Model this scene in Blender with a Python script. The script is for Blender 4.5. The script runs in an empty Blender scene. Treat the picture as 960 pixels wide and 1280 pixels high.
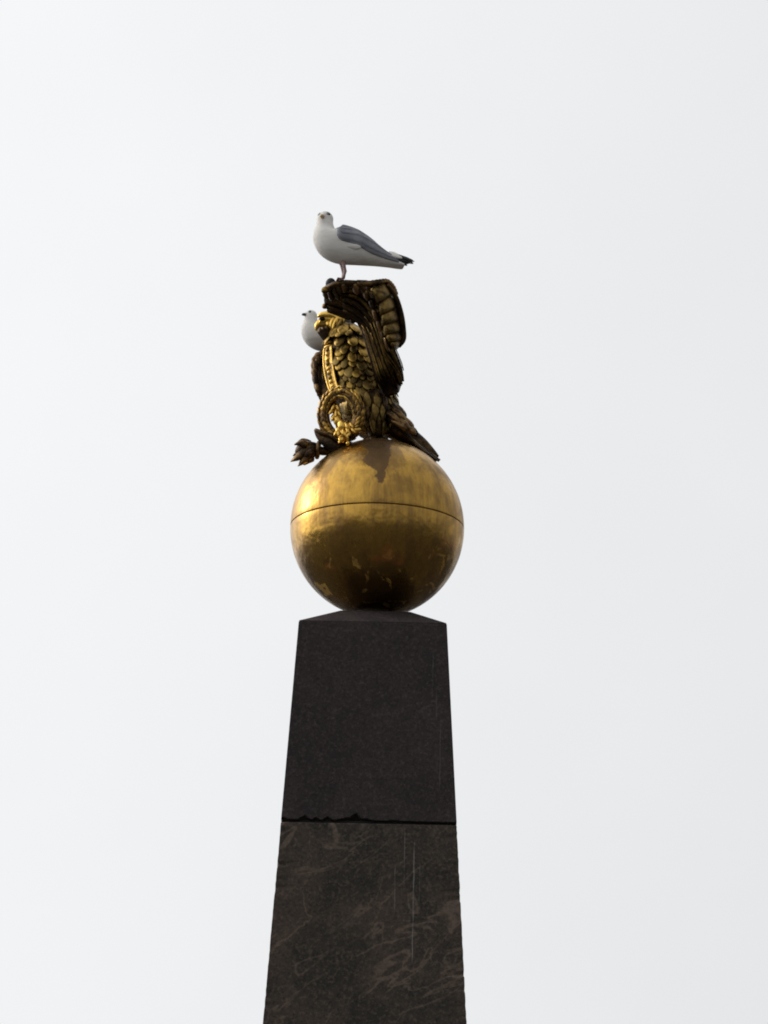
import bpy, bmesh, math, random
from mathutils import Vector, Matrix

random.seed(7)
R = math.radians
scene = bpy.context.scene
COL = scene.collection

# ------------------------------------------------------------------ camera
S = 250.0                      # photograph pixels per metre at the monument
GLOBE = Vector((0, 0, 10.5))   # centre of the gilded globe
GR = 108.7 / S
GZ = 1.033                     # the globe is a little taller than wide
CAM = Vector((0, -30.0, 1.6))
DIST = (GLOBE - CAM).length
FPX = S * DIST                 # focal length in photograph pixels (960 x 1280)
ROLL = R(1.1)


def cam_basis(az, el):
    f = Vector((math.sin(az) * math.cos(el), math.cos(az) * math.cos(el), math.sin(el)))
    r = f.cross(Vector((0, 0, 1))).normalized()
    u = r.cross(f)
    return f, r * math.cos(ROLL) + u * math.sin(ROLL), u * math.cos(ROLL) - r * math.sin(ROLL)


az, el = 0.0, math.atan2(GLOBE.z - CAM.z, 30.0)
for _ in range(12):
    F_, R_, U_ = cam_basis(az, el)
    g = GLOBE - CAM
    pu, pv = 480 + FPX * g.dot(R_) / g.dot(F_), 640 - FPX * g.dot(U_) / g.dot(F_)
    az += (pu - 471.5) / FPX
    el += -(pv - 660.0) / FPX
F_, R_, U_ = cam_basis(az, el)

cd = bpy.data.cameras.new('camera')
cam = bpy.data.objects.new('camera', cd)
COL.objects.link(cam)
cd.sensor_fit = 'VERTICAL'
cd.sensor_height = 24.0
cd.lens = 24.0 * FPX / 1280.0
cd.clip_start, cd.clip_end = 0.5, 6000
m = Matrix((R_, U_, -F_)).transposed().to_4x4()
m.translation = CAM
cam.matrix_world = m
scene.camera = cam

# ------------------------------------------------------------------ sky and sun
SUN_DIR = Vector((-0.83, 0.34, 0.44)).normalized()     # low hazy sun, left and a little beyond
sun_el = math.asin(SUN_DIR.z)
sun_az = math.atan2(SUN_DIR.x, SUN_DIR.y)
world = bpy.data.worlds.new('World')
scene.world = world
world.use_nodes = True
wn, wl = world.node_tree.nodes, world.node_tree.links
wn.clear()
wo = wn.new('ShaderNodeOutputWorld')
bg = wn.new('ShaderNodeBackground')
sky = wn.new('ShaderNodeTexSky')
sky.sky_type = 'NISHITA'
sky.sun_disc = False
sky.sun_elevation = sun_el
sky.sun_rotation = sun_az
sky.dust_density = 4.0
sky.air_density = 1.0
hs = wn.new('ShaderNodeHueSaturation')
hs.inputs['Saturation'].default_value = 0.12
wl.new(sky.outputs[0], hs.inputs['Color'])
mixc = wn.new('ShaderNodeMix')                         # thin even cloud over the sky
mixc.data_type = 'RGBA'
mixc.inputs[0].default_value = 0.80
wl.new(hs.outputs[0], mixc.inputs[6])
tc = wn.new('ShaderNodeTexCoord')
dt = wn.new('ShaderNodeVectorMath')                    # thin cloud glows more towards the veiled sun
dt.operation = 'DOT_PRODUCT'
wl.new(tc.outputs['Generated'], dt.inputs[0])
dt.inputs[1].default_value = SUN_DIR


def wmath(op, a, b):
    n_ = wn.new('ShaderNodeMath')
    n_.operation = op
    for k_, v_ in ((0, a), (1, b)):
        if isinstance(v_, (int, float)):
            n_.inputs[k_].default_value = v_
        else:
            wl.new(v_, n_.inputs[k_])
    return n_.outputs[0]


half = wmath('ADD', wmath('MULTIPLY', dt.outputs['Value'], 0.5), 0.5)
glow = wmath('ADD', wmath('MULTIPLY', wmath('POWER', half, 3.0), 13.6), 4.45)
cl = wn.new('ShaderNodeVectorMath')
cl.operation = 'MULTIPLY'
cn = wn.new('ShaderNodeTexNoise')                      # hardly visible cloud structure
wl.new(tc.outputs['Generated'], cn.inputs['Vector'])
cn.inputs['Scale'].default_value = 16
cn.inputs['Detail'].default_value = 5
glow = wmath('MULTIPLY', glow, wmath('ADD', wmath('MULTIPLY', cn.outputs[0], 0.09), 0.97))
wl.new(glow, cl.inputs[0])
cl.inputs[1].default_value = (0.988, 1.004, 1.018)
wl.new(cl.outputs[0], mixc.inputs[7])
wl.new(mixc.outputs[2], bg.inputs['Color'])
bg.inputs['Strength'].default_value = 0.10
wl.new(bg.outputs[0], wo.inputs['Surface'])

sd = bpy.data.lights.new('sun', 'SUN')
sd.energy = 1.0
sd.angle = R(16)
sd.color = (1.0, 0.93, 0.82)
sun = bpy.data.objects.new('sun', sd)
COL.objects.link(sun)
sun.rotation_euler = SUN_DIR.to_track_quat('Z', 'Y').to_euler()
sun.location = SUN_DIR * 60

scene.view_settings.view_transform = 'Standard'
scene.view_settings.look = 'None'
scene.view_settings.exposure = 0.0
scene.view_settings.gamma = 1.0
scene.view_settings.use_curve_mapping = False
scene.cycles.filter_width = 1.9


# ------------------------------------------------------------------ helpers
def P(u, v, d=0.0):
    """A point measured in the photograph, set at its own depth (d in cm*0.4, away from the viewer)."""
    ray = F_ + R_ * ((u - 480) / FPX) - U_ * ((v - 640) / FPX)
    t = (d / S - CAM.y) / ray.y
    return CAM + ray * t


def link(o, parent=None):
    COL.objects.link(o)
    if parent is not None:
        o.parent = parent
        if parent.type == 'EMPTY':
            o.matrix_parent_inverse = Matrix.Translation(parent.location).inverted() if parent.rotation_euler.z == 0 else (Matrix.Translation(parent.location) @ parent.rotation_euler.to_matrix().to_4x4()).inverted()
    return o


def mesh_data(name, verts, faces, mat, smooth=True):
    me = bpy.data.meshes.new(name)
    me.from_pydata([tuple(v) for v in verts], [], faces)
    bm = bmesh.new()
    bm.from_mesh(me)
    bmesh.ops.recalc_face_normals(bm, faces=bm.faces)
    bm.to_mesh(me)
    bm.free()
    if mat:
        me.materials.append(mat)
    if smooth:
        me.polygons.foreach_set('use_smooth', [True] * len(me.polygons))
    me.update()
    return me


def part(name, vf, mat, parent=None, smooth=True, sub=0):
    o = bpy.data.objects.new(name, mesh_data(name, vf[0], vf[1], mat, smooth))
    if sub:
        md = o.modifiers.new('sub', 'SUBSURF')
        md.levels = md.render_levels = sub
    return link(o, parent)


def thing(name, label, cat, loc, group=None):
    o = bpy.data.objects.new(name, None)
    o.location = loc
    o.empty_display_size = 0.1
    o['label'] = label
    o['category'] = cat
    if group:
        o['group'] = group
    COL.objects.link(o)
    return o


def merge(*vfs):
    V, F = [], []
    for v, f in vfs:
        b = len(V)
        V += list(v)
        F += [tuple(i + b for i in q) for q in f]
    return V, F


def catmull(pts, t):
    """pts: list of tuples; t in 0..len-1"""
    n = len(pts)
    i = min(max(int(t), 0), n - 2)
    f = t - i
    p1, p2 = pts[i], pts[i + 1]
    p0 = pts[i - 1] if i > 0 else tuple(2 * a - b for a, b in zip(p1, p2))
    p3 = pts[i + 2] if i + 2 < n else tuple(2 * b - a for a, b in zip(p1, p2))
    out = []
    for a, b, c, d in zip(p0, p1, p2, p3):
        out.append(0.5 * ((2 * b) + (-a + c) * f + (2 * a - 5 * b + 4 * c - d) * f * f + (-a + 3 * b - 3 * c + d) * f ** 3))
    return tuple(out)


def resample(pts, n):
    return [catmull(pts, k * (len(pts) - 1) / (n - 1)) for k in range(n)]


def loft(rings, closed=True, cap=True):
    n = len(rings[0])
    V = [p for r in rings for p in r]
    F = []
    for k in range(len(rings) - 1):
        for i in range(n if closed else n - 1):
            j = (i + 1) % n
            F.append((k * n + i, k * n + j, (k + 1) * n + j, (k + 1) * n + i))
    if cap and closed:
        F.append(tuple(range(n - 1, -1, -1)))
        b = (len(rings) - 1) * n
        F.append(tuple(range(b, b + n)))
    return V, F


def frames(path):
    n = len(path)
    T = []
    for i in range(n):
        a, b = path[max(i - 1, 0)], path[min(i + 1, n - 1)]
        T.append((b - a).normalized())
    ref = Vector((0, -1, 0)) if abs(T[0].y) < 0.9 else Vector((0, 0, 1))
    N = []
    for t in T:
        nrm = (ref - t * ref.dot(t)).normalized()
        N.append(nrm)
        ref = nrm
    return T, N, [t.cross(nn) for t, nn in zip(T, N)]


def tube(path, radii, n=10, flat=1.0, wob=None):
    path = [Vector(p) for p in path]
    T, N, B = frames(path)
    rings = []
    for k, p in enumerate(path):
        r = radii[k] if isinstance(radii, (list, tuple)) else radii
        rr = []
        for i in range(n):
            a = 2 * math.pi * i / n
            q = r * (wob(k, a) if wob else 1)
            rr.append(p + B[k] * (math.cos(a) * q) + N[k] * (math.sin(a) * q * flat))
        rings.append(rr)
    return loft(rings)


def ellipsoid(c, ax, rx, ry, rz, nu=14, nv=9):
    """ellipsoid with its rx axis along ax"""
    ax = ax.normalized()
    ref = Vector((0, 0, 1)) if abs(ax.z) < 0.9 else Vector((0, 1, 0))
    ay = ref.cross(ax).normalized()
    az_ = ax.cross(ay)
    rings = []
    for k in range(nv):
        a = -math.pi / 2 + math.pi * (k + 0.001 * (k == 0) - 0.001 * (k == nv - 1)) / (nv - 1)
        rings.append([c + ax * (rx * math.sin(a)) + (ay * (ry * math.cos(t)) + az_ * (rz * math.cos(t))) * 0 + ay * (ry * math.cos(a) * math.cos(t)) + az_ * (rz * math.cos(a) * math.sin(t)) for t in [2 * math.pi * i / nu for i in range(nu)]])
    return loft(rings)


def leaf(prof, curl, ridge=0.10, thick=0.06):
    """unit leaf: along +X, width on Y, faces +Z; prof = [(x, halfwidth)], curl(x) = height"""
    V, F = [], []
    for x, w in prof:
        z = curl(x)
        rg = ridge * min(1, w * 3)
        V += [(x, -w, z - thick * 0.4), (x, -w * 0.62, z + rg * 0.55), (x, 0, z + rg), (x, w * 0.62, z + rg * 0.55), (x, w, z - thick * 0.4), (x, 0, z - thick)]
    n = len(prof)
    for k in range(n - 1):
        for i in range(6):
            j = (i + 1) % 6
            F.append((k * 6 + i, k * 6 + j, k * 6 + 6 + j, k * 6 + 6 + i))
    F.append((5, 4, 3, 2, 1, 0))
    b = 6 * (n - 1)
    F.append(tuple(range(b, b + 6)))
    return V, F


def frame_matrix(o, d, nrm, sx, sy, sz):
    d = d.normalized()
    nrm = (nrm - d * nrm.dot(d)).normalized()
    y = nrm.cross(d)
    mm = Matrix((d * sx, y * sy, nrm * sz)).transposed().to_4x4()
    mm.translation = o
    return mm


def inst(name, me, parent, mat4):
    o = bpy.data.objects.new(name, me)
    COL.objects.link(o)
    o.parent = parent
    o.matrix_basis = mat4
    return o


def strip(path, normals, widths, ridge, thick):
    """a long feather following path"""
    V, F = [], []
    n = len(path)
    for k in range(n):
        t = (path[min(k + 1, n - 1)] - path[max(k - 1, 0)]).normalized()
        y = normals[k].cross(t).normalized()
        w = widths[k]
        V += [path[k] - y * w, path[k] + normals[k] * ridge, path[k] + y * w, path[k] - normals[k] * thick]
    for k in range(n - 1):
        for i in range(4):
            j = (i + 1) % 4
            F.append((k * 4 + i, k * 4 + j, k * 4 + 4 + j, k * 4 + 4 + i))
    F.append((3, 2, 1, 0))
    b = 4 * (n - 1)
    F.append((b, b + 1, b + 2, b + 3))
    return V, F


def box(x0, x1, y0, y1, z0, z1):
    V = [Vector(p) for p in ((x0, y0, z0), (x1, y0, z0), (x1, y1, z0), (x0, y1, z0), (x0, y0, z1), (x1, y0, z1), (x1, y1, z1), (x0, y1, z1))]
    return V, [(0, 3, 2, 1), (4, 5, 6, 7), (0, 1, 5, 4), (1, 2, 6, 5), (2, 3, 7, 6), (3, 0, 4, 7)]


# ------------------------------------------------------------------ materials
class NT:
    def __init__(s, name):
        s.m = bpy.data.materials.new(name)
        s.m.use_nodes = True
        s.n, s.l = s.m.node_tree.nodes, s.m.node_tree.links
        s.b = s.n['Principled BSDF']
        s.geo = s.n.new('ShaderNodeNewGeometry')

    def set(s, node, k, v):
        if hasattr(v, 'is_output') or isinstance(v, bpy.types.NodeSocket):
            s.l.new(v, node.inputs[k])
        else:
            node.inputs[k].default_value = v

    def math(s, op, a, b=0.0, c=0.0, clamp=False):
        n = s.n.new('ShaderNodeMath')
        n.operation = op
        n.use_clamp = clamp
        s.set(n, 0, a)
        s.set(n, 1, b)
        s.set(n, 2, c)
        return n.outputs[0]

    def smooth(s, x, lo, hi, a=0.0, b=1.0):
        n = s.n.new('ShaderNodeMapRange')
        n.interpolation_type = 'SMOOTHSTEP'
        s.set(n, 0, x)
        s.set(n, 1, lo)
        s.set(n, 2, hi)
        s.set(n, 3, a)
        s.set(n, 4, b)
        return n.outputs[0]

    def pos(s, off=(0, 0, 0), scale=(1, 1, 1)):
        a = s.n.new('ShaderNodeVectorMath')
        a.operation = 'SUBTRACT'
        s.l.new(s.geo.outputs['Position'], a.inputs[0])
        a.inputs[1].default_value = off
        b = s.n.new('ShaderNodeVectorMath')
        b.operation = 'MULTIPLY'
        s.l.new(a.outputs[0], b.inputs[0])
        b.inputs[1].default_value = scale
        return b.outputs[0]

    def sep(s, v):
        n = s.n.new('ShaderNodeSeparateXYZ')
        s.l.new(v, n.inputs[0])
        return n.outputs

    def noise(s, vec, scale, detail=4, rough=0.55, dist=0.0):
        n = s.n.new('ShaderNodeTexNoise')
        s.l.new(vec, n.inputs['Vector'])
        n.inputs['Scale'].default_value = scale
        n.inputs['Detail'].default_value = detail
        n.inputs['Roughness'].default_value = rough
        n.inputs['Distortion'].default_value = dist
        return n.outputs[0]

    def mix(s, f, a, b):
        n = s.n.new('ShaderNodeMix')
        n.data_type = 'RGBA'
        s.set(n, 0, f)
        for k, v in ((6, a), (7, b)):
            if isinstance(v, tuple):
                v = (*v, 1) if len(v) == 3 else v
            s.set(n, k, v)
        return n.outputs[2]

    def mixf(s, f, a, b):
        n = s.n.new('ShaderNodeMix')
        s.set(n, 0, f)
        s.set(n, 2, a)
        s.set(n, 3, b)
        return n.outputs[0]

    def bump(s, h, strength, dist):
        n = s.n.new('ShaderNodeBump')
        n.inputs['Strength'].default_value = strength
        n.inputs['Distance'].default_value = dist
        s.l.new(h, n.inputs['Height'])
        s.l.new(n.outputs[0], s.b.inputs['Normal'])

    def out(s, **k):
        for a, v in k.items():
            a = a.replace('_', ' ')
            if isinstance(v, tuple) and len(v) == 3:
                v = (*v, 1)
            s.set(s.b, a, v)
        return s.m


def gilt(name, gold, tarnish, lo, hi, rough=0.32):
    t = NT(name)
    p = t.pos(GLOBE)
    n1 = t.noise(p, 14, 5, 0.62, 0.4)
    n2 = t.noise(p, 70, 3, 0.6)
    f = t.smooth(t.math('ADD', t.math('MULTIPLY', n1, 0.7), t.math('MULTIPLY', n2, 0.3)), lo, hi)
    t.bump(t.math('ADD', n2, t.math('MULTIPLY', t.noise(p, 200, 2), 0.4)), 0.25, 0.004)
    return t.out(Base_Color=t.mix(f, gold, tarnish), Metallic=t.mixf(f, 1.0, 0.92), Roughness=t.mixf(f, rough, 0.5))


M_gold = gilt('worn_gilding', (0.36, 0.22, 0.05), (0.045, 0.028, 0.012), 0.40, 0.60, 0.36)
M_goldbright = gilt('bright_gilding', (0.80, 0.50, 0.11), (0.25, 0.12, 0.03), 0.56, 0.72, 0.28)
M_bronze = gilt('tarnished_bronze', (0.11, 0.066, 0.028), (0.024, 0.016, 0.011), 0.36, 0.60, 0.34)
M_wreath = gilt('wreath_gilding', (0.44, 0.26, 0.06), (0.11, 0.06, 0.02), 0.42, 0.64, 0.34)
M_breast = gilt('breast_gilding', (0.46, 0.285, 0.065), (0.05, 0.031, 0.012), 0.44, 0.64, 0.36)
M_black_bronze = gilt('black_bronze', (0.03, 0.02, 0.012), (0.012, 0.009, 0.007), 0.36, 0.60, 0.5)
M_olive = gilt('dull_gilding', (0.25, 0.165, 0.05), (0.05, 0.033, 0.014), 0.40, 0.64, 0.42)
M_copper = gilt('brown_bronze', (0.23, 0.135, 0.055), (0.040, 0.025, 0.015), 0.40, 0.62, 0.38)


def plain(name, col, rough=0.6, var=0.15, scale=40):
    t = NT(name)
    n = t.noise(t.pos(GLOBE), scale, 4)
    c2 = tuple(max(0, c * (1 - var)) for c in col)
    return t.out(Base_Color=t.mix(n, col, c2), Roughness=rough)


# ------------------------------------------------------------------ ground
def ground_mat():
    t = NT('stone_setts')
    p = t.pos()
    br = t.n.new('ShaderNodeTexBrick')
    t.l.new(p, br.inputs['Vector'])
    br.inputs['Scale'].default_value = 5
    br.inputs['Color1'].default_value = (0.095, 0.09, 0.082, 1)
    br.inputs['Color2'].default_value = (0.13, 0.12, 0.11, 1)
    br.inputs['Mortar'].default_value = (0.06, 0.055, 0.05, 1)
    n = t.noise(p, 0.08, 5)
    return t.out(Base_Color=t.mix(t.smooth(n, 0.35, 0.7), br.outputs[0], (0.07, 0.066, 0.06)), Roughness=0.85)


g = part('ground', ([(-1500, -1500, 0), (1500, -1500, 0), (1500, 1500, 0), (-1500, 1500, 0)], [(0, 1, 2, 3)]), ground_mat(), smooth=False)
g['kind'] = 'structure'


# the dark park trees that ring the square; they show only as reflections in the gilding
def tree_ring():
    rnd = random.Random(3)
    V, F = [], []
    for k in range(110):
        a = 2 * math.pi * k / 110 + rnd.uniform(-0.02, 0.02)
        rad = rnd.uniform(42, 60)
        c = Vector((math.sin(a) * rad, -math.cos(a) * rad, 0))
        h = rnd.uniform(6.5, 12.5)
        b = len(V)
        for z, r_ in ((0, 0.28), (h * 0.6, 0.16)):
            V += [c + Vector((math.cos(q) * r_, math.sin(q) * r_, z)) for q in (0, 2.1, 4.2)]
        F += [(b, b + 1, b + 4, b + 3), (b + 1, b + 2, b + 5, b + 4), (b + 2, b, b + 3, b + 5)]
        for q in range(150):
            d = Vector((rnd.gauss(0, 1), rnd.gauss(0, 1), rnd.gauss(0, 1))).normalized() * rnd.uniform(0.5, 1.0)
            p = c + Vector((d.x * 2.7, d.y * 2.7, h * 0.62 + d.z * h * 0.38))
            e1 = Vector((rnd.uniform(-1, 1), rnd.uniform(-1, 1), rnd.uniform(-1, 1))).normalized() * rnd.uniform(0.4, 0.8)
            e2 = e1.cross(Vector((rnd.uniform(-1, 1), rnd.uniform(-1, 1), rnd.uniform(-1, 1)))).normalized() * 0.5
            b = len(V)
            V += [p - e1, p + e2, p + e1, p - e2]
            F.append((b, b + 1, b + 2, b + 3))
    return V, F


tr = bpy.data.objects.new('trees', None)
me = bpy.data.meshes.new('trees')
vv, ff = tree_ring()
me.from_pydata([tuple(v) for v in vv], [], ff)
me.materials.append(plain('park_foliage', (0.05, 0.06, 0.025), 0.8, 0.4, 0.4))
tr = bpy.data.objects.new('trees', me)
COL.objects.link(tr)
tr['kind'] = 'stuff'
tr['label'] = 'ring of dark park trees around the square'
tr['category'] = 'trees'


# ------------------------------------------------------------------ obelisk
def granite(name, base, light, vein, speck=1.0, veins=0.0):
    t = NT(name)
    p = t.pos((0, 0, 8))
    n1 = t.noise(p, 3.6, 8, 0.66, 0.6)
    n2 = t.noise(p, 55, 4, 0.7)
    sp = t.noise(p, 170, 2, 0.6)
    c = t.mix(t.smooth(n1, 0.32, 0.70), base, light)
    c = t.mix(t.math('MULTIPLY', t.smooth(n2, 0.46, 0.70), 0.65), c, tuple(x * 1.9 for x in light))
    c = t.mix(t.math('MULTIPLY', t.smooth(t.noise(t.pos((5, 2, 1)), 80, 4, 0.7), 0.50, 0.64), 0.6), c, tuple(x * 0.45 for x in base))
    c = t.mix(t.math('MULTIPLY', t.smooth(sp, 0.64, 0.76), 0.5 * speck), c, (0.17, 0.14, 0.125))
    if veins:
        # branching pale veins where two warped noises cross their middle value
        mp = t.n.new('ShaderNodeMapping')
        mp.inputs['Rotation'].default_value = (0, R(38), 0)
        t.l.new(t.pos((3, 1, 8.2)), mp.inputs[0])
        mq = t.n.new('ShaderNodeMapping')
        mq.inputs['Scale'].default_value = (0.7, 1, 1.7)
        t.l.new(mp.outputs[0], mq.inputs[0])
        w = t.noise(mq.outputs[0], 3.1, 4, 0.5, 0.9)
        d = t.math('ABSOLUTE', t.math('SUBTRACT', w, 0.5))
        k = t.smooth(t.noise(p, 2.2, 3), 0.36, 0.58)
        va = t.math('MULTIPLY', t.smooth(d, 0.0, 0.028, 1.0, 0.0), k)
        w2 = t.noise(t.pos((9, 4, 8.2)), 4.0, 4, 0.55, 0.5)
        d2 = t.math('ABSOLUTE', t.math('SUBTRACT', w2, 0.5))
        va2 = t.math('MULTIPLY', t.smooth(d2, 0.0, 0.02, 0.6, 0.0), t.smooth(t.noise(p, 2.3, 3, 0.5, 0.3), 0.5, 0.66))
        va = t.math('MAXIMUM', va, va2)
        va = t.math('MULTIPLY', va, t.smooth(n2, 0.3, 0.6, 0.45, 1.0))
        c = t.mix(t.math('MULTIPLY', va, veins), c, vein)
    x, y, z = t.sep(t.geo.outputs['Position'])[:3]
    # thin pale run-off lines with their own places and lengths
    for (u, v0, v1, wd, s_) in RUNS:
        a, b = P(u, v0, -100), P(u, v1, -112)
        xc = t.math('ADD', (a.x + b.x) / 2, t.math('MULTIPLY', t.math('SUBTRACT', t.noise(p, 9, 2), 0.5), 0.008))
        dx = t.math('ABSOLUTE', t.math('SUBTRACT', x, xc))
        m1 = t.smooth(dx, wd * 0.3 / S, wd * 1.1 / S, 1.0, 0.0)
        m2 = t.math('MULTIPLY', t.smooth(z, b.z - 0.02, b.z + 0.04), t.smooth(z, a.z - 0.05, a.z + 0.01, 1.0, 0.0))
        mm = t.math('MULTIPLY', t.math('MULTIPLY', m1, m2), t.smooth(t.noise(t.pos((u, 0, 0), (1, 1, 1)), 12, 2), 0.36, 0.62, 0.30, 1.0))
        mm = t.math('MULTIPLY', mm, t.smooth(y, -0.33, -0.30, 1.0, 0.0))
        c = t.mix(t.math('MULTIPLY', mm, s_), c, (0.30, 0.29, 0.27))
    t.bump(t.math('ADD', t.math('MULTIPLY', n2, 0.6), t.math('MULTIPLY', n1, 0.5)), 0.5, 0.006)
    return t.out(Base_Color=c, Roughness=0.72, Specular_IOR_Level=0.22)


RUNS = []
RUNS = [(541, 812, 868, 0.8, 0.16), (545.5, 860, 900, 0.8, 0.12), (550, 900, 985, 0.8, 0.14)]
M_gran_top = granite('dark_granite', (0.0255, 0.0198, 0.0205), (0.047, 0.034, 0.0335), (0.1, 0.08, 0.07), 1.0)
RUNS = [(505.5, 1036, 1108, 0.7, 0.36), (516.5, 1050, 1205, 0.9, 0.50), (524.5, 1072, 1130, 0.6, 0.24), (493.5, 1080, 1142, 0.7, 0.30)]
M_gran_low = granite('brown_veined_granite', (0.0275, 0.0255, 0.0205), (0.074, 0.054, 0.042), (0.165, 0.12, 0.092), 0.9, 0.8)
RUNS = []
M_gran_base = granite('grey_granite', (0.05, 0.045, 0.043), (0.08, 0.07, 0.066), (0.17, 0.12, 0.09), 0.8)

# half width at three heights, measured on the front face
hw_top = 91.0 / S
z_top = P(466, 777, -91).z
hw_joint = 107.0 / S
z_joint = P(461.5, 1029, -108).z
taper = (hw_joint - hw_top) / (z_top - z_joint)
XO = P(466, 777, -91).x            # the shaft's axis, a hair left of the globe's


def hw(z):
    return hw_top + (z_top - z) * taper


obelisk = thing('obelisk', 'dark granite obelisk shaft in stacked blocks under the gilded globe', 'obelisk', (XO, 0, 0))


def block(name, z0, z1, mat, chips=False):
    """one course of the shaft, edges slightly worn; chips bite into its lower front edge"""
    nx = 121 if chips else 9
    rnd = random.Random(int(z1 * 100))
    rows = 60
    rings = []
    zs = [z0 + 0.0045 * q for q in range(13)] if chips else [z0, z0 + 0.008]
    zs += [z0 + (z1 - z0) * k / rows for k in range(1, rows) if not chips or (z1 - z0) * k / rows > 0.058] + [z1 - 0.006, z1]
    zs.sort()
    for z in zs:
        h = hw(z)
        e = 0.0
        if z - z0 < 0.004:
            e = 0.008
        if z1 - z < 0.004:
            e = 0.005
        h -= e
        r = []
        for side in range(4):
            for i in range(nx - 1):
                a = -1 + 2 * i / (nx - 1)
                wob = 0.0
                off = 0.0
                if chips and side == 0:
                    for c0, w0, hh, dp in CHIPS:
                        q = 1 - abs(a - c0) / w0
                        if q > 0:
                            top = hh * (q if a > c0 else q ** 0.6) 
                            if z - z0 < top:
                                off = max(off, dp * (1 - (z - z0) / top) ** 0.6)
                hh2 = h + wob
                if side == 0:
                    r.append(Vector((XO + a * h, -hh2 + off, z)))
                elif side == 1:
                    r.append(Vector((XO + hh2, a * h, z)))
                elif side == 2:
                    r.append(Vector((XO - a * h, hh2, z)))
                else:
                    r.append(Vector((XO - hh2, -a * h, z)))
        for side in range(4):                      # worn arrises
            nick = abs(rnd.gauss(0, 0.0011)) + (rnd.uniform(0.003, 0.007) if rnd.random() < 0.05 else 0)
            q = r[side * (nx - 1)]
            r[side * (nx - 1)] = Vector((XO + (q.x - XO) * (1 - nick / h), q.y * (1 - nick / h), q.z))
        rings.append(r)
    return part(name, loft(rings), mat, obelisk, smooth=False)


CHIPS = [(-0.97, 0.06, 0.012, 0.03), (-0.73, 0.07, 0.024, 0.035), (-0.60, 0.05, 0.014, 0.03), (-0.47, 0.06, 0.020, 0.035),
         (-0.22, 0.16, 0.018, 0.04), (-0.15, 0.09, 0.040, 0.05), (-0.03, 0.12, 0.012, 0.03), (0.30, 0.22, 0.006, 0.02)]
GAP = 0.012
block('block', z_joint + GAP, z_top, M_gran_top, True)
CORE = []
zc = z_joint
k = 0
while zc > 1.9:
    z0 = max(zc - 1.18, 1.45)
    if z0 < 1.9:
        z0 = 1.45
    block('block', z0, zc, M_gran_low)
    CORE.append(zc)
    zc = z0 - GAP
    k += 1
# mortar beds in the joints, set back
for z in [z_joint] + CORE[1:]:
    h = hw(z) - 0.022
    part('mortar_joint', box(XO - h, XO + h, -h, h, z - 0.004, z + GAP + 0.004), plain('mortar', (0.02, 0.018, 0.017), 0.95), obelisk, smooth=False)
# pyramid cap under the globe
hc, zcap = hw_top - 0.002, z_top + 0.0
ap = 27.0 / S
rings = []
for f in (0.0, 0.06, 0.35, 0.7, 0.95, 1.0):
    h = hc + (43.0 / S - hc) * f
    rings.append([Vector((XO + sx * h + 0.012 * f, sy * h, zcap + ap * f)) for sx, sy in ((-1, -1), (0, -1), (1, -1), (1, 0), (1, 1), (0, 1), (-1, 1), (-1, 0))])
part('cap', loft(rings), M_gran_top, obelisk, smooth=False)
hb = hw(1.45)
part('pedestal', merge(box(XO - hb - .25, XO + hb + .25, -hb - .25, hb + .25, 0.61, 1.44), box(XO - hb - .33, XO + hb + .33, -hb - .33, hb + .33, 0.45, 0.606)), M_gran_base, obelisk, smooth=False)
part('step', box(XO - hb - .9, XO + hb + .9, -hb - .9, hb + .9, 0.222, 0.446), M_gran_base, obelisk, smooth=False)
part('step', box(XO - hb - 1.4, XO + hb + 1.4, -hb - 1.4, hb + 1.4, -0.02, 0.218), M_gran_base, obelisk, smooth=False)


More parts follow.
